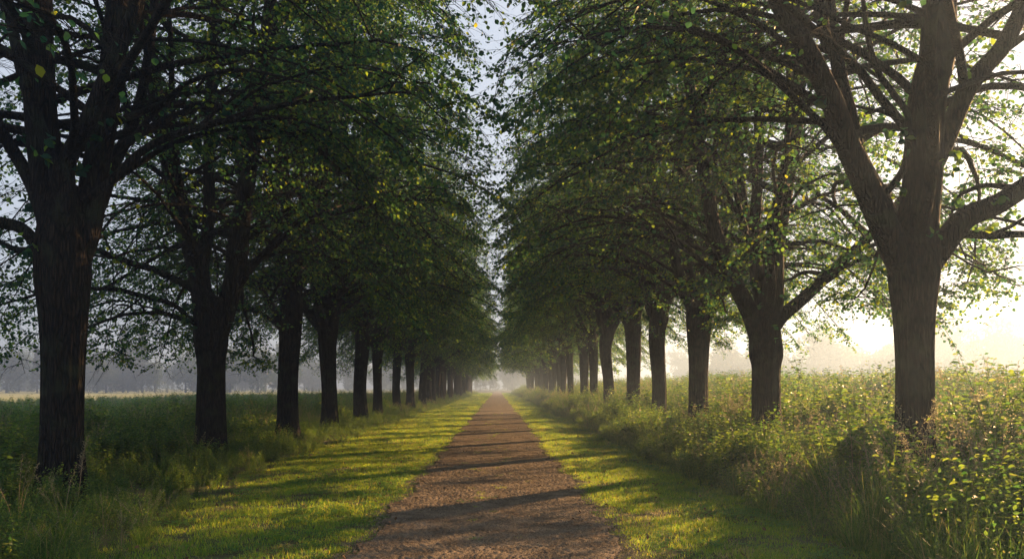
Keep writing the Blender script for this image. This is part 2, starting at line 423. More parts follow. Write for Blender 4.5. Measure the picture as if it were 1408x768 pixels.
def grow_tree(seed, limbs, trunk, H=19.0, Rm=5.3, lod=0, side=1, zlow=3.3, front=.8):
    """trunk: control points (x,y,z,r); limbs: list of such lists, first point inside the trunk.
    side: +1 when the field is towards +x (the outer side droops lower)."""
    rs = np.random.RandomState(seed)
    wood, fol = MB(), MB()
    tp = catmull(trunk, 30 if lod == 0 else 12)
    tp[:, 3] *= np.interp(tp[:, 2], [2.0, 3.2], [.83, .93])
    tube(wood, tp[:, :3], tp[:, 3], 96 if lod == 0 else 16, ridge=trunk_ridge(seed))
    allp = []
    for lb in limbs:
        c = catmull(lb, 40 if lod == 0 else 18)
        wob = np.stack([vnoise(np.arange(len(c)) * .14 + seed * 3.1, np.full(len(c), k * 7.7), seed + k) - .5 for k in range(3)], -1)
        ramp_ = np.linspace(0, 1, len(c))[:, None]
        c[:, :3] += wob * .24 * np.minimum(ramp_ * 5, 1)
        tube(wood, c[:, :3], np.maximum(c[:, 3], .012), 14 if lod == 0 else 8)
        allp.append(c)
    # secondary branches
    secs = []
    ga = rs.rand() * 6.28
    for c in allp:
        seglen = np.linalg.norm(np.diff(c[:, :3], axis=0), axis=1); s = np.concatenate([[0], np.cumsum(seglen)])
        step = .40 if lod == 0 else .55
        u = .9 + rs.rand() * .4
        while u < s[-1]:
            k = np.searchsorted(s, u); k = min(k, len(c) - 1)
            p = c[k, :3]; ga += 2.4 + rs.rand() * .6
            out = math.atan2(p[1], p[0]); 
            az = ga if rs.rand() < .5 or np.hypot(p[0], p[1]) < .8 else out + rs.randn() * .9
            h = np.array([math.cos(az), math.sin(az), 0])
            z = p[2]
            outer = h[0] * side
            t0 = np.clip((z - 3.0) / (H - 3.0), 0, 1)
            slope = .5 + .75 * t0 + rs.randn() * .16
            Rt = crown_r(np.array(z + 1.0), H, Rm) * (.78 + .26 * rs.rand())
            if outer < -.2 and z < 6: slope += .25
            # horizontal run so that the tip meets the crown's outline
            b = p[:2] @ h[:2]; cc = p[:2] @ p[:2] - Rt ** 2
            run = -b + math.sqrt(max(b * b - cc, .05))
            run = max(run, .9)
            droop = .6 + .4 * rs.rand() + (.45 if outer > .1 and z < 7 else 0)
            if z < zlow + .8 and outer < .0 and rs.rand() < .5:
                u += step; continue
            if side > 0 and z < 3.9 and outer > .15 and rs.rand() < .6:
                u += step; continue
            if front < .15 and h[1] < -.25 and rs.rand() < .6:
                u += step; continue
            n = 14 if lod == 0 else 7
            t = np.linspace(0, 1, n)
            lat = np.cross([0, 0, 1], h); bw = rs.randn() * .16
            rise = run * (slope * t - (slope * .55 + droop * .42) * t ** 2.1)
            q = p + np.outer(t * run, h) + np.outer(run * bw * np.sin(t * 2.6), lat) + np.outer(rise, [0, 0, 1])
            jit = (rs.rand(n, 3) - .5) * .15; jit[0] = 0; q = q + np.cumsum(jit, 0) * .55
            q[:, 2] = np.maximum(q[:, 2], min(((3.3 if rs.rand() < .75 else 2.6) if side > 0 else 2.1) + .5 * rs.rand() + (1.4 if outer < 0 else 0), p[2]))
            r0 = min(.45 * c[k, 3] + .008, .012 + .011 * run)
            secs.append((q, r0, run))
            tube(wood, q, r0 * (1 - .85 * t ** .8), 6 if lod == 0 else 4)
            u += step * (.6 + .8 * rs.rand())
    # tertiary sprays
    A, B, C, LEN = [], [], [], []
    for q, r0, run in secs:
        seg = np.linalg.norm(np.diff(q, axis=0), axis=1); s = np.concatenate([[0], np.cumsum(seg)])
        stp = .30 if lod == 0 else .42
        u = s[-1] * .16 + rs.rand() * .2; sg = 1
        T = norm(np.gradient(q, axis=0))
        while u < s[-1]:
            k = min(np.searchsorted(s, u), len(q) - 1); f = u / s[-1]
            d = T[k]; lat = norm(np.cross(d, [0, 0, 1])) * sg; sg = -sg
            an = R(48 + rs.randn() * 14)
            dd = norm(d * math.cos(an) + lat * math.sin(an) + np.array([0, 0, rs.randn() * .28]))
            L = (1.35 - .75 * f) * (.6 + .7 * rs.rand()) * (1 if run > 2 else .7)
            a = q[k]; b = a + dd * L * .55 + [0, 0, .02]; e = a + dd * L - np.array([0, 0, L * (.12 + .22 * rs.rand())])
            A.append(a); B.append(b); C.append(e); LEN.append(L)
            u += stp * (.6 + .8 * rs.rand())
        A.append(q[-2]); B.append((q[-2] + q[-1]) / 2); C.append(q[-1] + T[-1] * .35 - np.array([0, 0, .1])); LEN.append(.6)
    A, B, C, LEN = map(np.array, (A, B, C, LEN))
    thin_tubes(wood, A, B, C, .008 if lod == 0 else .012, .003)
    # twigs along each spray
    tA, tD, tL = [], [], []
    nt = 5 if lod == 0 else 4
    for k in range(nt):
        f = (k + .6 + .5 * rs.rand(len(A))) / nt * .95
        f = f[:, None]
        p = np.where(f < .5, A + (B - A) * f * 2, B + (C - B) * (f - .5) * 2)
        d = norm(C - A); lat = norm(np.cross(d, [0, 0, 1.0])) * (1 if k % 2 else -1)
        an = .85 + .3 * rs.randn(len(A))
        dd = norm(d * np.cos(an)[:, None] + lat * np.sin(an)[:, None] + np.stack([0 * an, 0 * an, .30 * rs.randn(len(A)) - .08], -1))
        tA.append(p); tD.append(dd); tL.append((.34 + .3 * rs.rand(len(A))) * np.clip(LEN, .6, 1.2))
    tA.append((A + B) / 2); tD.append(norm(C - A)); tL.append(LEN * .8)
    tA, tD, tL = np.concatenate(tA), np.concatenate(tD), np.concatenate(tL)
    E = tA + tD * tL[:, None] - np.stack([0 * tL, 0 * tL, .12 * tL], -1)
    if lod == 0: thin_tubes(wood, tA, (tA + E) / 2 + [0, 0, .01], E, .0035, .0015)
    nl = 9 if lod == 0 else 5
    P, D, Nn, LL = [], [], [], []
    for k in range(nl):
        f = ((k + rs.rand(len(tA))) / nl)[:, None]
        p = tA + (E - tA) * f
        d = norm(E - tA); lat = norm(np.cross(d, [0, 0, 1.0])) * (1 if k % 2 else -1)
        rr = rs.randn(len(tA), 3) * .38
        dd = norm(d * .5 + lat * .75 + rr * .7 + [0, 0, -.38])
        nn = norm(np.array([0, 0, 1.0]) + rs.randn(len(tA), 3) * .45)
        P.append(p + dd * .02); D.append(dd); Nn.append(nn)
        LL.append((.052 + .042 * rs.rand(len(tA))) * (1.0 if lod == 0 else 1.9))
    P, D, Nn, LL = map(np.concatenate, (P, D, Nn, LL))
    cl = vnoise(P[:, 0] * 1.1 + P[:, 2] * 1.9 + 40, P[:, 1] * 1.1 - P[:, 2] * 1.5 + 90, seed) * .6 + vnoise(P[:, 0] * .55 - P[:, 1] * .4 + 60, P[:, 2] * 1.3 + P[:, 1] * .5 + 60, seed + 1) * .4
    rho = np.hypot(P[:, 0], P[:, 1]); low = np.clip((11 - P[:, 2]) / 3, 0, 1)
    pk = 1 - low * (1 - np.clip((rho - 1.3) / 2.6, .05, 1))
    pk *= np.clip((cl - .30) / .16, .12, 1)
    pk *= 1 - (1 - front) * low * np.clip((.8 - P[:, 1]) / 1.2, 0, 1)
    if side < 0: pk *= np.where((P[:, 0] < -.5) & (P[:, 2] < 11), .72, 1.0)
    keep = (P[:, 2] > (2.3 if side > 0 else 2.0)) & (rs.rand(len(P)) < pk)
    leaves(fol, P[keep], D[keep], Nn[keep], LL[keep], .78)
    # short shoots straight from the bark round the fork
    ns = 26 if lod == 0 else 0
    for _ in range(ns):
        c = allp[rs.randint(len(allp))]; k = rs.randint(2, min(22, len(c) - 1)); a = rs.rand() * 6.28
        h = np.array([math.cos(a), math.sin(a), .4]); p = c[k, :3] + h * c[k, 3] * .9; e = p + h * (.15 + .25 * rs.rand())
        thin_tubes(wood, [p], [(p + e) / 2], [e], .006, .003)
        m = 7
        pp = p + (e - p) * rs.rand(m, 1); dd = norm(h * .5 + rs.randn(m, 3) * .7 + [0, 0, -.5])
        leaves(fol, pp, dd, norm(rs.randn(m, 3) * .5 + [0, 0, .8]), .09 + .05 * rs.rand(m), .78)
    return wood, fol

def generic(seed, side, lod):
    rs = np.random.RandomState(seed + 500)
    zf = 3.6 + rs.rand() * .9; r = .30
    trunk = [(0, 0, -.15, r * 1.12), (0, 0, .4, r * 1.04), (rs.randn() * .03, 0, 1.6, r * .98), (rs.randn() * .05, rs.randn() * .05, zf - .7, r * 1.0), (0, 0, zf, r * 1.12), (0, 0, zf + .5, r * .75)]
    limbs = []
    n = rs.randint(3, 5); a0 = rs.rand() * 6.28; up_ = .5 if side > 0 else 0
    limbs.append([(0, 0, zf - .4, .22), (rs.randn() * .15, rs.randn() * .15, zf + 1.6, .19), (rs.randn() * .4, rs.randn() * .4, zf + 5, .14), (rs.randn() * .5, rs.randn() * .5, zf + 9.5, .08), (0, 0, 18.2, .02)])
    for k in range(n):
        a = a0 + k * 6.28 / n + rs.randn() * .3; c, s = math.cos(a), math.sin(a); sp = 1.4 + 1.4 * rs.rand(); hh = 12 + 4 * rs.rand()
        z0 = zf - .3 + rs.rand() * .4
        limbs.append([(.05 * c, .05 * s, z0 - .3, .16), (.32 * c, .32 * s, z0 + .35, .155), (.75 * c * sp * .6, .75 * s * sp * .6, z0 + 1.7, .13), (c * sp, s * sp, z0 + 4.2, .10), (c * sp * 1.5, s * sp * 1.5, hh * .75, .06), (c * sp * 1.7, s * sp * 1.7, hh, .02)])
    # low spreading boughs, towards the field and along the row
    for a in (0.1, 1.7, -1.5, 2.7):
        a = a + rs.randn() * .3
        if side < 0: a = math.pi - a
        c, s = math.cos(a), math.sin(a); z0 = zf - .5 + rs.rand() * 1.0 + up_ * 1.4
        limbs.append([(.05 * c, .05 * s, z0 - .1, .08), (.6 * c, .6 * s, z0 + .35, .07), (2.0 * c, 2.0 * s, z0 + 1.2, .055), (3.6 * c, 3.6 * s, z0 + 1.6, .035), (4.6 * c, 4.6 * s, z0 + 1.2, .012)])
    return grow_tree(seed, limbs, trunk, side=side, lod=lod, Rm=5.65 if side < 0 else 5.2, front=.4)

def L(*pts): return list(pts)
HERO = {
 'R1': dict(side=1, trunk=[(0,0,-.2,.35),(0,0,.5,.325),(.01,0,1.6,.305),(0,0,2.7,.315),(0,0,3.35,.37),(.05,.05,3.9,.33),(.1,.1,4.5,.2)], limbs=[
    L((-.02,0,3.2,.22),(-.24,.0,3.72,.215),(-.5,-.05,4.24,.195),(-.88,-.1,5.0,.17),(-1.22,-.2,5.6,.155),(-1.65,-.3,6.35,.135),(-2.05,-.3,7.1,.12),(-2.9,-.2,9.8,.08),(-3.5,0,13,.02)),
    L((-.55,-.05,4.4,.11),(-.68,.1,5.0,.12),(-.75,.2,5.6,.115),(-.9,.4,6.4,.10),(-1.05,.6,7.2,.09),(-1.2,1.0,11,.05),(-1.2,1.2,15,.015)),
    L((.05,.05,3.6,.29),(.12,.08,4.2,.285),(.22,.1,4.9,.27),(.27,.1,5.87,.26),(.33,.1,6.8,.24),(.3,0,9.5,.18),(.3,0,13,.10),(.2,0,18.2,.02)),
    L((.22,.1,4.6,.13),(.45,0,5.2,.14),(.8,-.1,5.9,.13),(1.25,-.2,6.8,.115),(2.1,-.3,9,.09),(2.8,-.2,12.5,.02)),
    L((.08,0,3.3,.19),(.32,.0,3.68,.185),(.7,.05,4.02,.17),(1.12,.1,4.32,.155),(1.6,.1,4.66,.14),(3.0,.2,5.7,.08),(4.3,.3,6.4,.02)),
    L((.1,.1,3.55,.08),(.5,.15,3.8,.07),(1.1,.2,3.92,.06),(2.1,.3,3.95,.045),(3.6,.5,3.6,.015)),
    L((0,.2,3.6,.16),(.05,.8,4.4,.14),(-.2,1.6,6.0,.11),(-.3,2.3,9,.08),(-.3,2.8,13,.02)),
    L((.0,-.2,3.9,.09),(-.1,-.7,5.0,.08),(-.6,-1.5,6.6,.07),(-.9,-2.2,9,.05),(-1,-2.5,12,.015)),
    L((-.5,-.05,4.3,.05),(-.15,-.1,4.8,.055),(-.1,-.1,5.3,.05),(-.35,0,5.8,.045),(-.55,.1,6.4,.04),(-.6,.2,8,.015))]),
 'R2': dict(side=1, trunk=[(0,0,-.2,.37),(0,0,.5,.345),(-.01,0,1.5,.33),(0,0,2.4,.33),(0,0,3.0,.38),(0,.05,3.5,.33),(.02,.1,4.2,.2)], limbs=[
    L((-.05,0,3.0,.19),(-.27,0,3.45,.185),(-.64,-.1,4.35,.165),(-1.12,-.2,5.4,.15),(-1.42,-.3,6.7,.13),(-1.7,-.3,8.2,.11),(-2.2,-.2,12,.05),(-2.3,0,15,.015)),
    L((.0,.05,3.2,.24),(.06,.05,3.9,.23),(.18,.05,5.25,.20),(.33,0,6.4,.18),(.55,0,8.2,.15),(.6,0,13,.08),(.4,0,18.3,.015)),
    L((-.05,.1,3.3,.14),(-.14,.15,4.1,.13),(-.2,.2,5.5,.12),(-.12,.3,7.5,.10),(-.2,.6,12,.05),(-.2,.8,16,.015)),
    L((.1,0,2.95,.15),(.28,0,3.25,.14),(.77,-.05,3.7,.125),(1.44,-.1,4.35,.11),(2.1,-.15,5.0,.095),(3.2,-.2,6.4,.06),(4.1,-.1,8.2,.015)),
    L((0,.2,3.6,.14),(.1,.9,4.8,.12),(0,1.7,6.6,.10),(0,2.4,10,.07),(0,2.8,14,.015)),
    L((0,-.15,3.8,.09),(-.2,-.8,4.8,.08),(-.3,-1.7,6.6,.06),(-.3,-2.5,10,.015)),
    L((-.1,0,3.5,.06),(-.8,-.2,4.4,.06),(-2.0,-.4,5.2,.045),(-3.4,-.4,5.7,.03),(-4.6,-.5,5.4,.01))]),
 'R3': dict(side=1, trunk=[(0,0,-.2,.34),(0,0,.5,.32),(0,0,1.6,.30),(0,0,2.9,.31),(0,0,3.8,.36),(0,0,4.3,.3),(0,0,4.8,.2)], limbs=[
    L((-.05,0,3.7,.17),(-.32,0,4.3,.165),(-.75,-.1,5.5,.14),(-1.1,-.2,6.9,.12),(-1.4,-.2,9,.10),(-1.9,0,13,.02)),
    L((.0,0,3.9,.20),(.18,0,4.6,.19),(.5,0,5.9,.17),(.75,0,8,.14),(.6,0,12.5,.08),(.3,0,18,.015)),
    L((.1,0,3.7,.12),(.4,.1,4.1,.11),(1.0,.1,5.0,.10),(1.9,.2,6.4,.08),(2.9,.2,9.5,.02)),
    L((0,.1,4.1,.13),(-.1,.9,5.4,.11),(0,1.9,8,.08),(0,2.5,13,.015)),
    L((0,-.1,4.1,.10),(-.1,-.9,5.4,.09),(0,-1.9,8,.06),(0,-2.5,12,.015)),
    L((.1,.1,4.0,.06),(.9,.3,4.9,.055),(2.4,.6,5.4,.04),(4.2,.6,5.2,.012)),
    L((-.1,0,4.0,.06),(-.9,.2,4.8,.055),(-2.4,.4,5.6,.04),(-4.2,.3,5.6,.012))]),
 'L1': dict(side=-1, trunk=[(0,0,-.2,.37),(0,0,.5,.335),(0,0,1.4,.325),(0,0,2.6,.35),(0,.0,3.3,.385),(0,.03,3.9,.36),(.03,.05,4.5,.22)], limbs=[
    L((-.08,.05,3.3,.27),(-.2,.05,4.06,.27),(-.38,.05,5.4,.25),(-.48,.1,7.1,.22),(-.5,.1,10,.15),(-.3,0,14,.08),(-.1,0,18.4,.02)),
    L((.1,.1,3.4,.22),(.25,.15,4.2,.22),(.40,.2,5.4,.20),(.50,.3,7.1,.18),(.6,.5,11,.11),(.6,.6,16.5,.02)),
    L((.08,-.12,3.6,.14),(.1,-.2,4.3,.145),(.15,-.25,4.7,.14),(.46,-.3,5.4,.13),(.86,-.3,6.4,.12),(1.15,-.3,7.2,.11),(1.9,-.2,10.5,.07),(2.4,0,14.5,.015)),
    L((.1,-.2,4.2,.10),(-.05,-.28,4.75,.10),(-.3,-.3,5.5,.09),(-.62,-.3,6.5,.085),(-.9,-.3,7.6,.08),(-1.4,-.2,11,.02)),
    L((-.15,0,3.2,.11),(-.5,-.05,3.76,.10),(-1.2,-.1,4.2,.09),(-2.5,-.2,5.0,.07),(-4.2,-.2,5.5,.02)),
    L((-.15,0,3.6,.12),(-.45,.0,4.4,.11),(-1.0,.05,5.4,.10),(-1.6,.1,6.8,.09),(-2.3,.1,10,.06),(-2.7,.1,13,.015)),
    L((0,.25,3.7,.13),(.1,1.0,4.8,.12),(.2,2.0,7,.09),(.2,2.6,11,.05),(.2,2.8,14,.015)),
    L((.2,0,4.2,.07),(1.0,.2,5.0,.065),(2.4,.4,5.7,.05),(4.4,.5,5.9,.02),(5.2,.5,5.6,.01)),
    L((0,.1,3.2,.06),(-.9,.7,3.7,.055),(-2.2,1.2,4.0,.04),(-4.0,1.4,3.4,.012))]),
 'L2': dict(side=-1, trunk=[(0,0,-.2,.37),(0,0,.5,.35),(0,0,1.5,.33),(0,0,2.6,.33),(0,0,3.2,.38),(0,0,3.6,.34),(0,0,4.1,.2)], limbs=[
    L((-.06,0,3.1,.22),(-.2,0,3.75,.22),(-.43,.0,5.1,.21),(-.74,0,6.55,.185),(-1.12,0,8.4,.16),(-1.5,0,11,.11),(-1.7,0,15.5,.02)),
    L((.06,0,3.1,.20),(.25,0,3.7,.20),(.6,-.05,5.0,.185),(.84,-.1,6.4,.17),(1.07,-.1,8.4,.15),(1.3,0,12,.09),(1.1,0,17,.02)),
    L((-.25,.05,4.4,.13),(-.2,.1,5.2,.13),(-.08,.2,6.6,.12),(-.08,.3,8.5,.10),(0,.4,13,.05),(0,.4,18,.015)),
    L((-.1,0,3.6,.09),(-.42,-.1,4.15,.08),(-1.2,-.15,4.65,.07),(-2.5,-.2,5.1,.055),(-4.1,-.2,4.9,.015)),
    L((0,.15,3.5,.13),(.1,.9,4.8,.12),(.1,1.8,7,.09),(.1,2.6,12,.02)),
    L((0,-.15,3.7,.09),(-.1,-.9,5,.08),(0,-1.9,7.4,.06),(0,-2.6,11,.015)),
    L((.3,0,4.0,.08),(1.0,.1,4.9,.075),(2.3,.2,5.8,.06),(4.0,.2,6.2,.035),(5.2,.2,6.0,.01)),
    L((-.1,.1,3.2,.06),(-.8,.7,3.6,.055),(-2.2,1.2,3.9,.04),(-4.2,1.4,3.2,.012)),
    L((-.1,-.1,3.4,.05),(-.9,-.6,3.9,.05),(-2.4,-1.0,4.2,.04),(-4.2,-1.2,3.6,.012))]),
 'L3': dict(side=-1, trunk=[(0,0,-.2,.37),(0,0,.5,.345),(0,0,1.5,.33),(.03,0,2.8,.32),(.1,0,3.9,.32),(.15,0,4.7,.28),(.2,0,5.3,.2)], limbs=[
    L((.12,0,4.2,.24),(.2,0,5.4,.22),(.45,0,6.6,.19),(.85,0,8.3,.16),(1.1,0,12,.09),(.8,0,17.5,.02)),
    L((.1,0,4.4,.17),(.0,.1,5.4,.16),(-.2,.1,7.2,.14),(-.4,.1,10,.10),(-.6,0,16,.015)),
    L((-.1,0,3.5,.10),(-.5,0,4.1,.09),(-1.0,0,4.8,.08),(-1.7,0,6.2,.07),(-2.6,0,9,.02)),
    L((-.05,0,3.8,.12),(-.3,.3,5.2,.11),(-.9,1.3,8.0,.08),(-1.2,1.9,12,.015)),
    L((.2,.1,4.5,.12),(.5,.9,5.6,.11),(.7,1.9,8,.08),(.8,2.4,13,.015)),
    L((.2,-.1,4.5,.09),(.3,-.9,5.6,.085),(.4,-1.9,8,.06),(.5,-2.4,12,.015)),
    L((.25,0,4.2,.07),(1.0,0,5.0,.065),(2.4,.1,6.0,.05),(4.6,.1,6.2,.012)),
    L((-.1,.1,3.4,.06),(-.9,.6,3.9,.055),(-2.2,1.2,4.2,.04),(-4.2,1.4,3.5,.012))]),
}

def link_tree(src_w, src_f, loc, rz, sc, label, group, name='avenue_tree'):
    root = empty(name, loc, rz); root.scale = sc
    if name == 'avenue_tree' and sc != (1, 1, 1): root.rotation_euler = ((rr.rand() - .5) * .05, (rr.rand() - .5) * .05, rz)
    tag(root, label, 'tree', group)
    link(bpy.data.objects.new('trunk', src_w), root)
    link(bpy.data.objects.new('crown', src_f), root)
    return root

LX = [597, 394, 288, 235, 190, 165, 139, 122, 108.5, 97]
RX = [573, 369, 276, 218, 181, 153, 134, 117, 103, 92]
rr = np.random.RandomState(77)
ldist = [1095 * 6.0 / o for o in LX]; rdist = [1095 * 5.5 / o for o in RX]
while len(ldist) < 30: ldist.append(ldist[-1] + 5.7 + rr.randn() * .25)
while len(rdist) < 25: rdist.append(rdist[-1] + 5.8 + rr.randn() * .25)

ORD = ('first second third fourth fifth sixth seventh eighth ninth tenth eleventh twelfth thirteenth fourteenth fifteenth sixteenth seventeenth '
       'eighteenth nineteenth twentieth twenty-first twenty-second twenty-third twenty-fourth twenty-fifth twenty-sixth twenty-seventh twenty-eighth twenty-ninth thirtieth').split()
LOOK = {
 'L0': 'massive dark tree with four thick upright limbs, nearest of the left row',
 'L1': 'dark tree whose trunk splits into a wide V, second in the left row',
 'L2': 'dark tree with one slanting leader and rough bark, third in the left row',
 'R0': 'massive tree with thick arm reaching right from its fork, nearest of the right row',
 'R1': 'tree with goblet fork and a straight bough slanting up right, second in the right row',
 'R2': 'slim forked tree against the bright mist, third in the right row',
}
meshes = {}
def lower(pts, dz): return [(p[0], p[1], p[2] - float(np.interp(p[2], [1.8, 2.9], [0, dz])), p[3]) for p in pts]
for k, dz in (('R1', .27), ('R2', .72), ('R3', .3), ('L1', .13), ('L2', .62), ('L3', .25)):
    HERO[k]['trunk'] = lower(HERO[k]['trunk'], dz)
    HERO[k]['limbs'] = [lower(l_, dz * (.3 if (k == 'R2' and q_ == 3) else 1)) for q_, l_ in enumerate(HERO[k]['limbs'])]
for k, h in HERO.items():
    if k == 'L1':
        h['limbs'] = [[(p[0], p[1], p[2], p[3] * .84) for p in l_] for l_ in h['limbs']]; h['trunk'] = [(p[0], p[1], p[2], p[3] * .95) for p in h['trunk']]
    if k == 'R1':
        h['trunk'] = [(p[0], p[1], p[2], p[3] * .87) for p in h['trunk']]; h['limbs'] = [[(p[0], p[1], p[2], p[3] * .88) for p in l_] for l_ in h['limbs']]
    wd, fo = grow_tree(100 + sum(map(ord, k)), h['limbs'], h['trunk'], side=h['side'], Rm=5.9 if h['side'] < 0 else 5.35, front={'1': .08, '2': .12, '3': .2}[k[1]])
    meshes[k] = (wd.mesh('trunk', [M_BARK]), fo.mesh('crown', [M_LEAF], False))
for s_ in (1, -1):
    for v in range(2):
        wd, fo = generic(40 + v + 7 * s_, s_, 0); meshes[(s_, 0, v)] = (wd.mesh('trunk', [M_BARK]), fo.mesh('crown', [M_LEAF], False))
        wd, fo = generic(60 + v + 7 * s_, s_, 1); meshes[(s_, 1, v)] = (wd.mesh('trunk', [M_BARK]), fo.mesh('crown', [M_LEAF], False))
for sd_, X, dist, word in ((-1, -6.0, ldist, 'left'), (1, 5.5, rdist, 'right')):
    for i, d in enumerate(dist):
        key = ('L' if sd_ < 0 else 'R') + str(i)
        if i < 3:
            src = meshes[('L' if sd_ < 0 else 'R') + str(i + 1)]; rz = 0; sc = (1, 1, 1)
        else:
            lod = 0 if i < 9 else 1
            src = meshes[(sd_, lod, i % 2)]
            rz = (rr.rand() - .5) * 1.0; q = .86 + rr.rand() * .24
            sc = (q, q * (1 if (i // 2) % 2 else -1), .93 + rr.rand() * .14)
        lab = LOOK.get(key) or '%s tree from the camera in the %s row of the avenue' % (ORD[i], word)
        x = X + (0 if i < 3 else rr.randn() * .10)
        link_tree(src[0], src[1], (x, d, 0), rz, sc, lab, 'trees in the %s row of the avenue' % word)

# ------------------------------------------------------------------ scatter of ground cover
def proto(name, mb, mats, smooth=False):
    return bpy.data.objects.new(name, mb.mesh(name, mats, smooth))     # held by the scatter's collection only

def scatter(name, label, protos, P, rz, tilt, sc, idx):
    """one stuff object: points carrying rotation, scale and kind, each bearing one plant"""
    pc = bpy.data.collections.new(name + '_kinds')
    for k, p in enumerate(protos):
        p.name = 'kind_%02d_%s' % (k, p.name); pc.objects.link(p)
    me = bpy.data.meshes.new(name)
    P = np.asarray(P, np.float32)
    me.vertices.add(len(P)); me.vertices.foreach_set('co', P.ravel())
    rot = np.stack([tilt[:, 0], tilt[:, 1], rz], -1).astype(np.float32)
    a = me.attributes.new('rot', 'FLOAT_VECTOR', 'POINT'); a.data.foreach_set('vector', rot.ravel())
    a = me.attributes.new('scl', 'FLOAT', 'POINT'); a.data.foreach_set('value', np.asarray(sc, np.float32))
    a = me.attributes.new('knd', 'INT', 'POINT'); a.data.foreach_set('value', np.asarray(idx, np.int32))
    o = link(bpy.data.objects.new(name, me)); tag(o, label, kind='stuff')
    g = bpy.data.node_groups.new(name, 'GeometryNodeTree')
    g.interface.new_socket('Geometry', in_out='INPUT', socket_type='NodeSocketGeometry')
    g.interface.new_socket('Geometry', in_out='OUTPUT', socket_type='NodeSocketGeometry')
    gi = g.nodes.new('NodeGroupInput'); go = g.nodes.new('NodeGroupOutput')
    ci = g.nodes.new('GeometryNodeCollectionInfo'); ci.inputs[0].default_value = pc
    ci.inputs['Separate Children'].default_value = True; ci.inputs['Reset Children'].default_value = True
    iop = g.nodes.new('GeometryNodeInstanceOnPoints'); iop.inputs['Pick Instance'].default_value = True
    def attr(nm, t):
        n_ = g.nodes.new('GeometryNodeInputNamedAttribute'); n_.data_type = t; n_.inputs[0].default_value = nm; return n_
    ar, asc, ak = attr('rot', 'FLOAT_VECTOR'), attr('scl', 'FLOAT'), attr('knd', 'INT')
    e2r = g.nodes.new('FunctionNodeEulerToRotation')
    l = g.links.new
    l(gi.outputs[0], iop.inputs['Points']); l(ci.outputs[0], iop.inputs['Instance'])
    l(ak.outputs['Attribute'], iop.inputs['Instance Index'])
    l(ar.outputs['Attribute'], e2r.inputs[0]); l(e2r.outputs[0], iop.inputs['Rotation'])
    l(asc.outputs['Attribute'], iop.inputs['Scale'])
    l(iop.outputs[0], go.inputs[0])
    md = o.modifiers.new('scatter', 'NODES'); md.node_group = g
    return o

def lawn_proto(seed, n=46, rad=.13):
    r = np.random.RandomState(seed); mb = MB()
    a = r.rand(n) * 6.28; q = rad * np.sqrt(r.rand(n))
    P = np.stack([q * np.cos(a), q * np.sin(a), 0 * a - .005], -1)
    blades(mb, P, r.rand(n) * 6.28, .028 + .045 * r.rand(n), .3 + .9 * r.rand(n), .0045 + .003 * r.rand(n), 2)
    return mb

def grass_proto(seed, n=60, h=.6):
    r = np.random.RandomState(seed); mb = MB()
    a = r.rand(n) * 6.28; q = .12 * np.sqrt(r.rand(n))
    P = np.stack([q * np.cos(a), q * np.sin(a), 0 * a - .01], -1)
    blades(mb, P, a + r.randn(n) * .6, h * (.5 + .6 * r.rand(n)), .3 + 1.3 * r.rand(n) ** 1.5, .006 + .004 * r.rand(n), 5)
    return mb

def seed_proto(seed, n=7, h=1.0):
    """flowering grass: thin stems with loose pale panicles, over a small tuft"""
    r = np.random.RandomState(seed); mb = MB()
    for _ in range(n):
        az = r.rand() * 6.28; hh = h * (.7 + .4 * r.rand()); b = .15 + .35 * r.rand()
        t = np.linspace(0, 1, 7); x = hh * b * t ** 1.8; z = hh * t - .1 * hh * b * t ** 2
        q = r.rand() * .1
        pts = np.stack([math.cos(az) * (x + q), math.sin(az) * (x + q), z], -1)
        tube(mb, pts, .0022 * (1.4 - t), 3, mat=0)
        m = 46; f = .70 + .30 * r.rand(m)
        c = np.stack([np.interp(f, t, pts[:, k]) for k in range(3)], -1)
        d = norm(r.randn(m, 3) + [math.cos(az) * .6, math.sin(az) * .6, .4])
        s = (1 - (f - .70) / .34) * .07
        leaves(mb, c + d * (s * r.rand(m))[:, None], d, r.randn(m, 3), .011 + .008 * r.rand(m), .5, mat=1)
    k = 14; a = r.rand(k) * 6.28
    blades(mb, np.stack([.04 * np.cos(a), .04 * np.sin(a), 0 * a], -1), a, .35 + .3 * r.rand(k), .5 + .8 * r.rand(k), .006, 4, mat=2)
    return mb

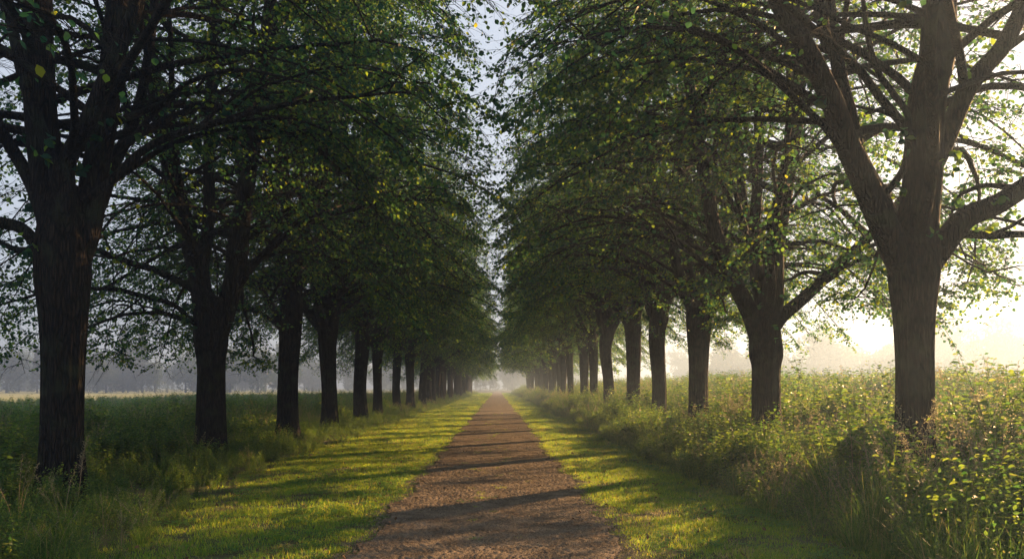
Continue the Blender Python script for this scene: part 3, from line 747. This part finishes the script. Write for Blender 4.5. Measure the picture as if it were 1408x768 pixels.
def herb_proto(seed, stems=5, h=1.0, leaf=.07, pairs=14, spread=.14):
    """nettle-like herb: upright stems with leaf pairs getting smaller to the top"""
    r = np.random.RandomState(seed); mb = MB()
    for s in range(stems):
        az = r.rand() * 6.28; hh = h * (.65 + .4 * r.rand()); lean = .05 + .22 * r.rand(); q = spread * math.sqrt(r.rand())
        t = np.linspace(0, 1, 6)
        pts = np.stack([math.cos(az) * (q + hh * lean * t ** 1.5), math.sin(az) * (q + hh * lean * t ** 1.5), hh * t], -1)
        tube(mb, pts, .004 * (1.3 - t), 3, mat=0)
        m = pairs * 2; f = np.repeat((np.arange(pairs) + .7) / pairs, 2) ** .8; a = np.arange(m) * math.pi + np.repeat(np.arange(pairs), 2) * 1.57 + r.randn(m) * .3 + az
        c = np.stack([np.interp(f, t, pts[:, k]) for k in range(3)], -1)
        d = np.stack([np.cos(a), np.sin(a), .15 - .5 * r.rand(m) + (f - .5) * .5], -1)
        sz = leaf * (1.25 - .75 * f) * (.7 + .6 * r.rand(m))
        leaves(mb, c + d * .012, d, np.stack([0 * f, 0 * f, 1 + 0 * f], -1) + r.randn(m, 3) * .35, sz, .6, mat=1, curl=.18)
        # side shoots
        for _ in range(3):
            fb = .3 + .5 * r.rand(); a = r.rand() * 6.28; p = np.array([np.interp(fb, t, pts[:, k]) for k in range(3)])
            e = p + np.array([math.cos(a) * .16, math.sin(a) * .16, .18]) * h * (.6 + .6 * r.rand())
            thin_tubes(mb, [p], [(p + e) / 2], [e], .003, .0015, 0)
            m2 = 10; g = r.rand(m2, 1); aa = r.rand(m2) * 6.28
            leaves(mb, p + (e - p) * g, np.stack([np.cos(aa), np.sin(aa), .2 - .4 * r.rand(m2)], -1), r.randn(m2, 3) * .4 + [0, 0, 1], leaf * .65 * (.6 + .6 * r.rand(m2)), .6, mat=1)
    return mb

def bushy_proto(seed, h=.8, n=420):
    """fine-leaved tangle (bedstraw, vetch): wiry stems and many small leaves"""
    r = np.random.RandomState(seed); mb = MB(); k = 26
    a = r.rand(k) * 6.28; A = np.stack([.1 * np.cos(a), .1 * np.sin(a), 0 * a], -1)
    C = A + np.stack([np.cos(a) * .3 * r.rand(k), np.sin(a) * .3 * r.rand(k), h * (.5 + .5 * r.rand(k))], -1)
    B = (A + C) / 2 + r.randn(k, 3) * .04
    thin_tubes(mb, A, B, C, .0025, .0012, 0)
    i = r.randint(0, k, n); f = r.rand(n, 1) ** .7
    P = np.where(f < .5, A[i] + (B[i] - A[i]) * 2 * f, B[i] + (C[i] - B[i]) * (2 * f - 1)) + r.randn(n, 3) * .035
    d = r.randn(n, 3) + [0, 0, .2]
    leaves(mb, P, d, r.randn(n, 3) + [0, 0, 1.2], .022 + .026 * r.rand(n), .55, mat=1)
    return mb

def tilt_(n, r, a=.12): return r.randn(n, 2) * a

# lawn on both verges
def lawn(y0, y1, dens, scl, seed):
    r = np.random.RandomState(seed); out = []
    for s_ in (-1, 1):
        n = int((y1 - y0) * 4.2 * dens)
        y = y0 + (y1 - y0) * r.rand(n)
        pl, pr = path_edges(y)
        if s_ < 0: x = pl + .05 - r.rand(n) * 4.0; ok = x > left_herb_edge(y) - .35
        else: x = pr - .05 + r.rand(n) * 3.2; ok = x < right_herb_edge(y) + .35
        e = np.where(s_ < 0, pl - x, x - pr)
        bare = fbm(x * 1.1, y * 1.1, 51) + .5 * vnoise(x * 4, y * 4, 52) * .4
        thin = np.clip((e + .08) / .28, 0, 1)
        edge_l = np.clip((x - left_herb_edge(y)) / .6, 0, 1) if s_ < 0 else 1
        ok &= (r.rand(n) < thin) & ((bare > .43) | (r.rand(n) < .3)) & ((r.rand(n) < .45 + .55 * edge_l))
        x, y, e = x[ok], y[ok], e[ok]
        hgt = (.75 + .5 * fbm(x * 2, y * 2, 53)) * np.clip(.6 + e, .6, 1) * (.8 + .4 * r.rand(len(x)))
        out.append(np.stack([x, y, .0 * x - .002, hgt * scl], -1))
    o = np.concatenate(out); return o
_r = np.random.RandomState(14)
_ty = 8 + 40 * _r.rand(110); _tx = .25 * _r.randn(110) - .1
Ls = np.concatenate([np.stack([_tx, _ty, .02 + 0 * _tx, .35 + .4 * _r.rand(110)], -1), lawn(6.5, 22, 95, 1.0, 1), lawn(22, 50, 42, 1.3, 2), lawn(50, 110, 14, 1.9, 3), lawn(110, 210, 5, 2.8, 4)])
r = np.random.RandomState(9); n = len(Ls)
_cl = fbm(Ls[:, 0] * 1.6 + 40, Ls[:, 1] * 1.2, 91) + .18 * r.randn(n)
_dr = fbm(Ls[:, 0] * 2.2 + 90, Ls[:, 1] * 1.1, 92) + .18 * r.randn(n)
lawn_kind = np.where(_cl > .68, 4 + r.randint(0, 2, n), np.where(_dr > .74, 6, r.randint(0, 4, n)))
def clover_proto(seed, n=26, rad=.13):
    q = np.random.RandomState(seed); mb = MB()
    a = q.rand(n) * 6.28; d = rad * np.sqrt(q.rand(n)); h = .022 + .035 * q.rand(n)
    A = np.stack([d * np.cos(a), d * np.sin(a), 0 * a], -1); C = A + np.stack([.01 * q.randn(n), .01 * q.randn(n), h], -1)
    thin_tubes(mb, A, (A + C) / 2, C, .0008, .0006, 0)
    for k in range(3):
        b = a + k * 2.094
        leaves(mb, C, np.stack([np.cos(b), np.sin(b), .1 + 0 * b], -1), np.stack([.2 * q.randn(n), .2 * q.randn(n), 1 + 0 * b], -1), .013 + .007 * q.rand(n), .8, mat=1, curl=-.1)
    return mb
scatter('lawn_grass', 'short mown grass on the verges either side of the path', [proto('tuft', lawn_proto(200 + k), [M_LAWN]) for k in range(4)] + [proto('clover', clover_proto(210 + k), [M_STEM, M_CLOVER]) for k in range(2)] + [proto('dry_tuft', lawn_proto(220, 30, .16), [M_DRYBLADE])],
        Ls[:, :3], r.rand(n) * 6.28, tilt_(n, r, .1), Ls[:, 3], lawn_kind)

# taller meadow growth, both sides
H_PROTOS = [proto('nettle', herb_proto(1, 6, 1.0, .095), [M_STEM, M_HERB]), proto('nettle', herb_proto(2, 4, 1.0, .085, 16), [M_STEM, M_HERB]),
            proto('dock', herb_proto(3, 3, .9, .14, 9), [M_STEM, M_HERB]), proto('tangle', bushy_proto(4), [M_STEM, M_HERB]), proto('tangle', bushy_proto(5, .7), [M_STEM, M_HERB]),
            proto('grass', grass_proto(6, 70, .75), [M_GRASS]), proto('grass', grass_proto(7, 60, .6), [M_GRASS]),
            proto('seed', seed_proto(8), [M_DRYSTEM, M_SEED, M_GRASS]), proto('seed', seed_proto(9, 5, .9), [M_DRYSTEM, M_SEED, M_GRASS])]
# probabilities per kind:  nettle nettle dock tangle tangle grass grass seed seed
P_EDGE = np.array([.02, .04, .01, .26, .22, .20, .22, .01, .02])
P_LEFT = np.array([.14, .20, .04, .17, .13, .14, .12, .03, .03])
P_RIGHT = np.array([.24, .28, .05, .13, .08, .09, .09, .02, .02])

def hright(u): return np.interp(u, [0, .5, 1.5, 3, 6, 10, 30], [.42, .66, .95, 1.22, 1.65, 2.0, 2.0])
def hleft(u): return np.interp(u, [0, .5, 1.3, 3, 6, 12, 30], [.22, .38, .56, .90, 1.0, .75, .5])
def meadow(side, u0, u1, y0, y1, dens, big, seed):
    r = np.random.RandomState(seed); n = int((u1 - u0) * (y1 - y0) * dens)
    y = y0 + (y1 - y0) * r.rand(n); u = u0 + (u1 - u0) * r.rand(n)
    x = (left_herb_edge(y) - u) if side < 0 else (right_herb_edge(y) + u)
    f = fbm(x * .5, y * .5, 61)
    ok = (f > .27) | (r.rand(n) < .5) | (u > 2)
    # keep off the trunks
    for d in (ldist if side < 0 else rdist)[:12]:
        ok &= np.hypot(x - (-6.0 if side < 0 else 5.5), y - d) > .42
    x, y, u, f = x[ok], y[ok], u[ok], f[ok]; n = len(x)
    hh = (hleft(u) if side < 0 else hright(u)) * (.30 + 1.4 * f) * (.58 + .72 * r.rand(n) ** 1.3)
    p = P_LEFT if side < 0 else P_RIGHT
    w_ = np.clip(u / 1.4, 0, 1)[:, None]; pr = P_EDGE * (1 - w_) + p * w_
    cdf = np.cumsum(pr, 1); cdf /= cdf[:, -1:]
    patch = np.clip((vnoise(x * .55 + 30, y * .55, 71) - .5) * 1.5 + .5 + .26 * r.randn(n), 0, .999)
    pick = np.where(r.rand(n) < .65, patch, r.rand(n))
    idx = np.minimum((pick[:, None] > cdf).sum(1), 8)
    s = hh * np.where(idx >= 7, 1.15, np.where((idx == 5) | (idx == 6), 1.25, 1.0)) * big
    s = np.minimum(s, 2.4 if side > 0 else 1.45)
    return np.stack([x, y, 0 * x, s, idx], -1)
for side, word in ((-1, 'left'), (1, 'right')):
    S = 0 if side < 0 else 100
    Ms = np.concatenate([meadow(side, 0, 3, 5, 30, 19, 1, 301 + S), meadow(side, 3, 14, 4, 34, 8.5, 1.05, 302 + S),
                         meadow(side, 0, 3, 30, 80, 11, 1.15, 303 + S), meadow(side, 3, 16, 34, 90, 4.5, 1.2, 304 + S),
                         meadow(side, 0, 4, 80, 210, 4, 1.3, 305 + S), meadow(side, 14, 42 if side < 0 else 60, 8, 130, 2.0, 1.3, 306 + S)])
    r = np.random.RandomState(500 + S); n = len(Ms)
    pr = H_PROTOS if side < 0 else [o.copy() for o in H_PROTOS]
    if side > 0:
        for o in pr: o.name = o.name.split('_', 2)[2].split('.')[0]
    scatter('meadow_growth', 'tall grass and herbs filling the ground under the %s row of trees' % word, pr,
            Ms[:, :3], r.rand(n) * 6.28, tilt_(n, r, .13), Ms[:, 3], Ms[:, 4].astype(int))

# crumbs of gravel and soil on the path
def crumb(seed):
    r = np.random.RandomState(seed); mb = MB()
    import bmesh
    bm = bmesh.new(); bmesh.ops.create_icosphere(bm, subdivisions=1, radius=1)
    v = np.array([q.co for q in bm.verts]); f = [[q.index for q in t.verts] for t in bm.faces]; bm.free()
    v = v * (.75 + .5 * r.rand(len(v), 1)) * [1, .8, .55]
    mb.add(v, None, f); return mb
r = np.random.RandomState(12)
ys_ = np.concatenate([6.5 + 15 * r.rand(60000) ** 1.3, 21 + 30 * r.rand(16000)])
pl, pr_ = path_edges(ys_); xs_ = pl - .15 + (pr_ - pl + .3) * r.rand(len(ys_))
sz = .0035 + .011 * r.rand(len(ys_)) ** 4
scatter('path_gravel', 'loose brown grit and clods lying on the path', [proto('crumb', crumb(k), [M_CRUMB]) for k in range(3)],
        np.stack([xs_, ys_, .018 + .012 * r.rand(len(ys_))], -1), r.rand(len(ys_)) * 6.28, tilt_(len(ys_), r, .4), sz, r.randint(0, 3, len(ys_)))
# dead leaves on verges and path
mbd = MB(); leaves(mbd, [(0, 0, 0)], [(1, 0, .1)], [(0, 0, 1)], .07, .6, curl=-.3)
n = 800; y = 7 + 33 * r.rand(n); x = np.concatenate([-5.2 + 4.6 * r.rand(n // 2), .6 + 3.4 * r.rand(n // 2)])
scatter('dead_leaves', 'scattered brown dead leaves on the verges', [proto('leaf', mbd, [M_DEADLEAF])], np.stack([x, y, .035 + .02 * r.rand(n)], -1),
        r.rand(n) * 6.28, tilt_(n, r, .5), .4 + .5 * r.rand(n), np.zeros(n))

# ------------------------------------------------------------------ single tall weeds in the foreground
def tall_weed(loc, h, kind, label, seed, lean=(0, 0)):
    r = np.random.RandomState(seed)
    root = empty('tall_weed', loc); tag(root, label, 'weed', 'tall weeds standing out of the meadow')
    st, lf, sd2 = MB(), MB(), MB()
    t = np.linspace(0, 1, 12)
    pts = np.stack([lean[0] * t ** 1.6 + .02 * np.sin(t * 5), lean[1] * t ** 1.6, h * t], -1)
    tube(st, pts, .0035 * (1.35 - t), 6)
    if kind == 'leafy':
        m = 16; f = .25 + .72 * np.arange(m) / m; a = np.arange(m) * 2.4
        c = np.stack([np.interp(f, t, pts[:, k]) for k in range(3)], -1)
        d = np.stack([np.cos(a), np.sin(a), -.15 + 0 * a], -1)
        thin_tubes(st, c, c + d * .02, c + d * .04, .002, .0015)
        leaves(lf, c + d * .035, d, r.randn(m, 3) * .25 + [0, 0, 1], .15 - .09 * f + .02 * r.rand(m), .55, curl=.3)
    m = 110 if kind == 'plume' else 50
    f0 = .55 if kind == 'plume' else .80
    f = f0 + (1 - f0) * r.rand(m); c = np.stack([np.interp(f, t, pts[:, k]) for k in range(3)], -1)
    d = norm(r.randn(m, 3) + [0, 0, .7]); e = c + d * (.15 * (1.2 - f) * (.3 + .9 * r.rand(m)))[:, None]
    thin_tubes(st, c, (c + e) / 2, e, .0012, .0008)
    for q in range(3): leaves(sd2, c + (e - c) * (.5 + .25 * q), r.randn(m, 3), r.randn(m, 3), .007 + .006 * r.rand(m), .7)
    st.obj('stem', [M_DRYSTEM if kind == 'plume' else M_STEM], root)
    if kind == 'leafy': lf.obj('foliage', [M_HERB], root, False)
    sd2.obj('seed_head', [M_SEED], root, False)
    return root
tall_weed((5.05, 9.15, 0), 1.42, 'leafy', 'upright weed with drooping pale leaves in front of the nearest right trunk', 1, (.02, 0))
tall_weed((6.45, 9.7, 0), 1.25, 'plume', 'pinkish seed plume leaning right beside the nearest right trunk', 2, (.30, 0))
tall_weed((6.05, 8.7, 0), 1.05, 'plume', 'feathery weed leaning left at the right edge of the picture', 3, (-.22, 0))
tall_weed((4.45, 9.4, 0), .95, 'plume', 'thin seed plume at the foot of the nearest right trunk', 4, (-.10, 0))
tall_weed((6.9, 10.6, 0), 1.95, 'leafy', 'tallest leafy weed rising above the meadow at the right edge', 6, (.05, 0))
tall_weed((-5.25, 9.9, 0), 1.0, 'plume', 'pale seed plume arching in front of the nearest left trunk', 7, (.18, 0))

# ------------------------------------------------------------------ far trees beyond the fields
def far_broad(seed, h=14.0):
    r = np.random.RandomState(seed); wd, fo = MB(), MB()
    tube(wd, [(0, 0, -.3), (0, 0, h * .3), (.2, 0, h * .7)], [.35, .28, .08], 7)
    k = 16; cen = r.randn(k, 3) * [h * .15, h * .15, h * .17] + [0, 0, h * .58]; rad = h * (.12 + .09 * r.rand(k))
    for c in cen: thin_tubes(wd, [(0, 0, h * .3)], [(c + [0, 0, h * .3]) / 2], [c], .12, .04)
    n = 4200; i = r.randint(0, k, n); d = norm(r.randn(n, 3)); q = rad[i][:, None] * (.65 + .4 * r.rand(n, 1))
    leaves(fo, cen[i] + d * q, d + r.randn(n, 3) * .6, r.randn(n, 3) + d, .35 + .3 * r.rand(n), .8)
    return wd, fo
def far_fir(seed, h=16.0):
    r = np.random.RandomState(seed); wd, fo = MB(), MB()
    tube(wd, [(0, 0, -.3), (0, 0, h * .98)], [.25, .03], 6)
    n = 3600; f = r.rand(n) ** .8; a = r.rand(n) * 6.28; lay = .82 + .18 * np.sin(f * 60)
    rr_ = (1 - f) * h * .2 * lay * (.35 + .65 * r.rand(n)) + .1; z = h * .08 + h * .92 * f - rr_ * .35
    P = np.stack([rr_ * np.cos(a), rr_ * np.sin(a), z], -1)
    leaves(fo, P, np.stack([np.cos(a), np.sin(a), -.4 + 0 * a], -1), r.randn(n, 3) * .4 + [0, 0, 1], .45 + .3 * r.rand(n), .5)
    return wd, fo
far_b = [tuple(m.mesh(nm, [mt], nm != 'crown') for m, nm, mt in zip(far_broad(s), ('trunk', 'crown'), (M_BARK, M_FARLEAF))) for s in (1, 2, 3)]
far_f = [tuple(m.mesh(nm, [mt], nm != 'crown') for m, nm, mt in zip(far_fir(s), ('trunk', 'crown'), (M_BARK, M_NEEDLE))) for s in (1, 2)]
r = np.random.RandomState(99)
def far_row(p0, p1, n, hs, conif, label_b, label_f, group, depth=14):
    for k in range(n):
        t = (k + r.rand() * .7) / n
        x = p0[0] + (p1[0] - p0[0]) * t + r.randn() * depth * .4; y = p0[1] + (p1[1] - p0[1]) * t + r.rand() * depth
        cf = r.rand() < conif
        src = far_f[r.randint(2)] if cf else far_b[r.randint(3)]
        s = hs * (.7 + .5 * r.rand()) / 15.0
        if cf: s *= 1.1
        link_tree(src[0], src[1], (x, y, 0), r.rand() * 6.28, (s * (1.15 if not cf else 1), s * (1.15 if not cf else 1), s), label_f if cf else label_b, group + (', conifers' if cf else ', broadleaves'),
                  'distant_fir' if cf else 'distant_tree')
far_row((-165, 200), (-62, 235), 26, 13.5, .35, 'hazy round-headed tree in the nearer blue wood beyond the left field', 'hazy pointed fir in the nearer blue wood beyond the left field', 'nearer wood beyond the left field')
far_row((-210, 290), (-45, 330), 34, 15, .2, 'pale round-headed tree in the far mist beyond the left field', 'pale pointed fir in the far mist beyond the left field', 'far wood beyond the left field')
far_row((-55, 380), (50, 400), 20, 15, .15, 'faint round tree in the mist at the end of the avenue', 'faint fir in the mist at the end of the avenue', 'wood at the end of the avenue')
far_row((80, 300), (215, 215), 34, 15, .1, 'faint round tree in the bright mist beyond the right field', 'faint fir in the bright mist beyond the right field', 'wood beyond the right field')

far_row((150, 172), (66, 235), 22, 15.5, .0, 'hazy tree in the nearer golden wood beyond the right meadow', '', 'nearer wood beyond the right meadow')
# ------------------------------------------------------------------ morning haze
mb = MB()
x0, x1, y0, y1, z0, z1 = -640, 640, -80, 780, -1.3, 23.0
v = [(x0, y0, z0), (x1, y0, z0), (x1, y1, z0), (x0, y1, z0), (x0, y0, z1), (x1, y0, z1), (x1, y1, z1), (x0, y1, z1)]
mb.add(v, [(3, 2, 1, 0), (4, 5, 6, 7), (0, 1, 5, 4), (1, 2, 6, 5), (2, 3, 7, 6), (3, 0, 4, 7)])
m, n, out = mat('haze')
pv = N(n, 'ShaderNodeVolumePrincipled')
pv.inputs['Color'].default_value = (.325, .465, .69, 1)
pv.inputs['Density'].default_value = HAZE_DENSITY
pv.inputs['Anisotropy'].default_value = .54
n.links.new(pv.outputs[0], out.inputs['Volume'])
hz = mb.obj('haze', [m], smooth=False)
tag(hz, 'thin morning mist filling the avenue and the fields', kind='stuff')
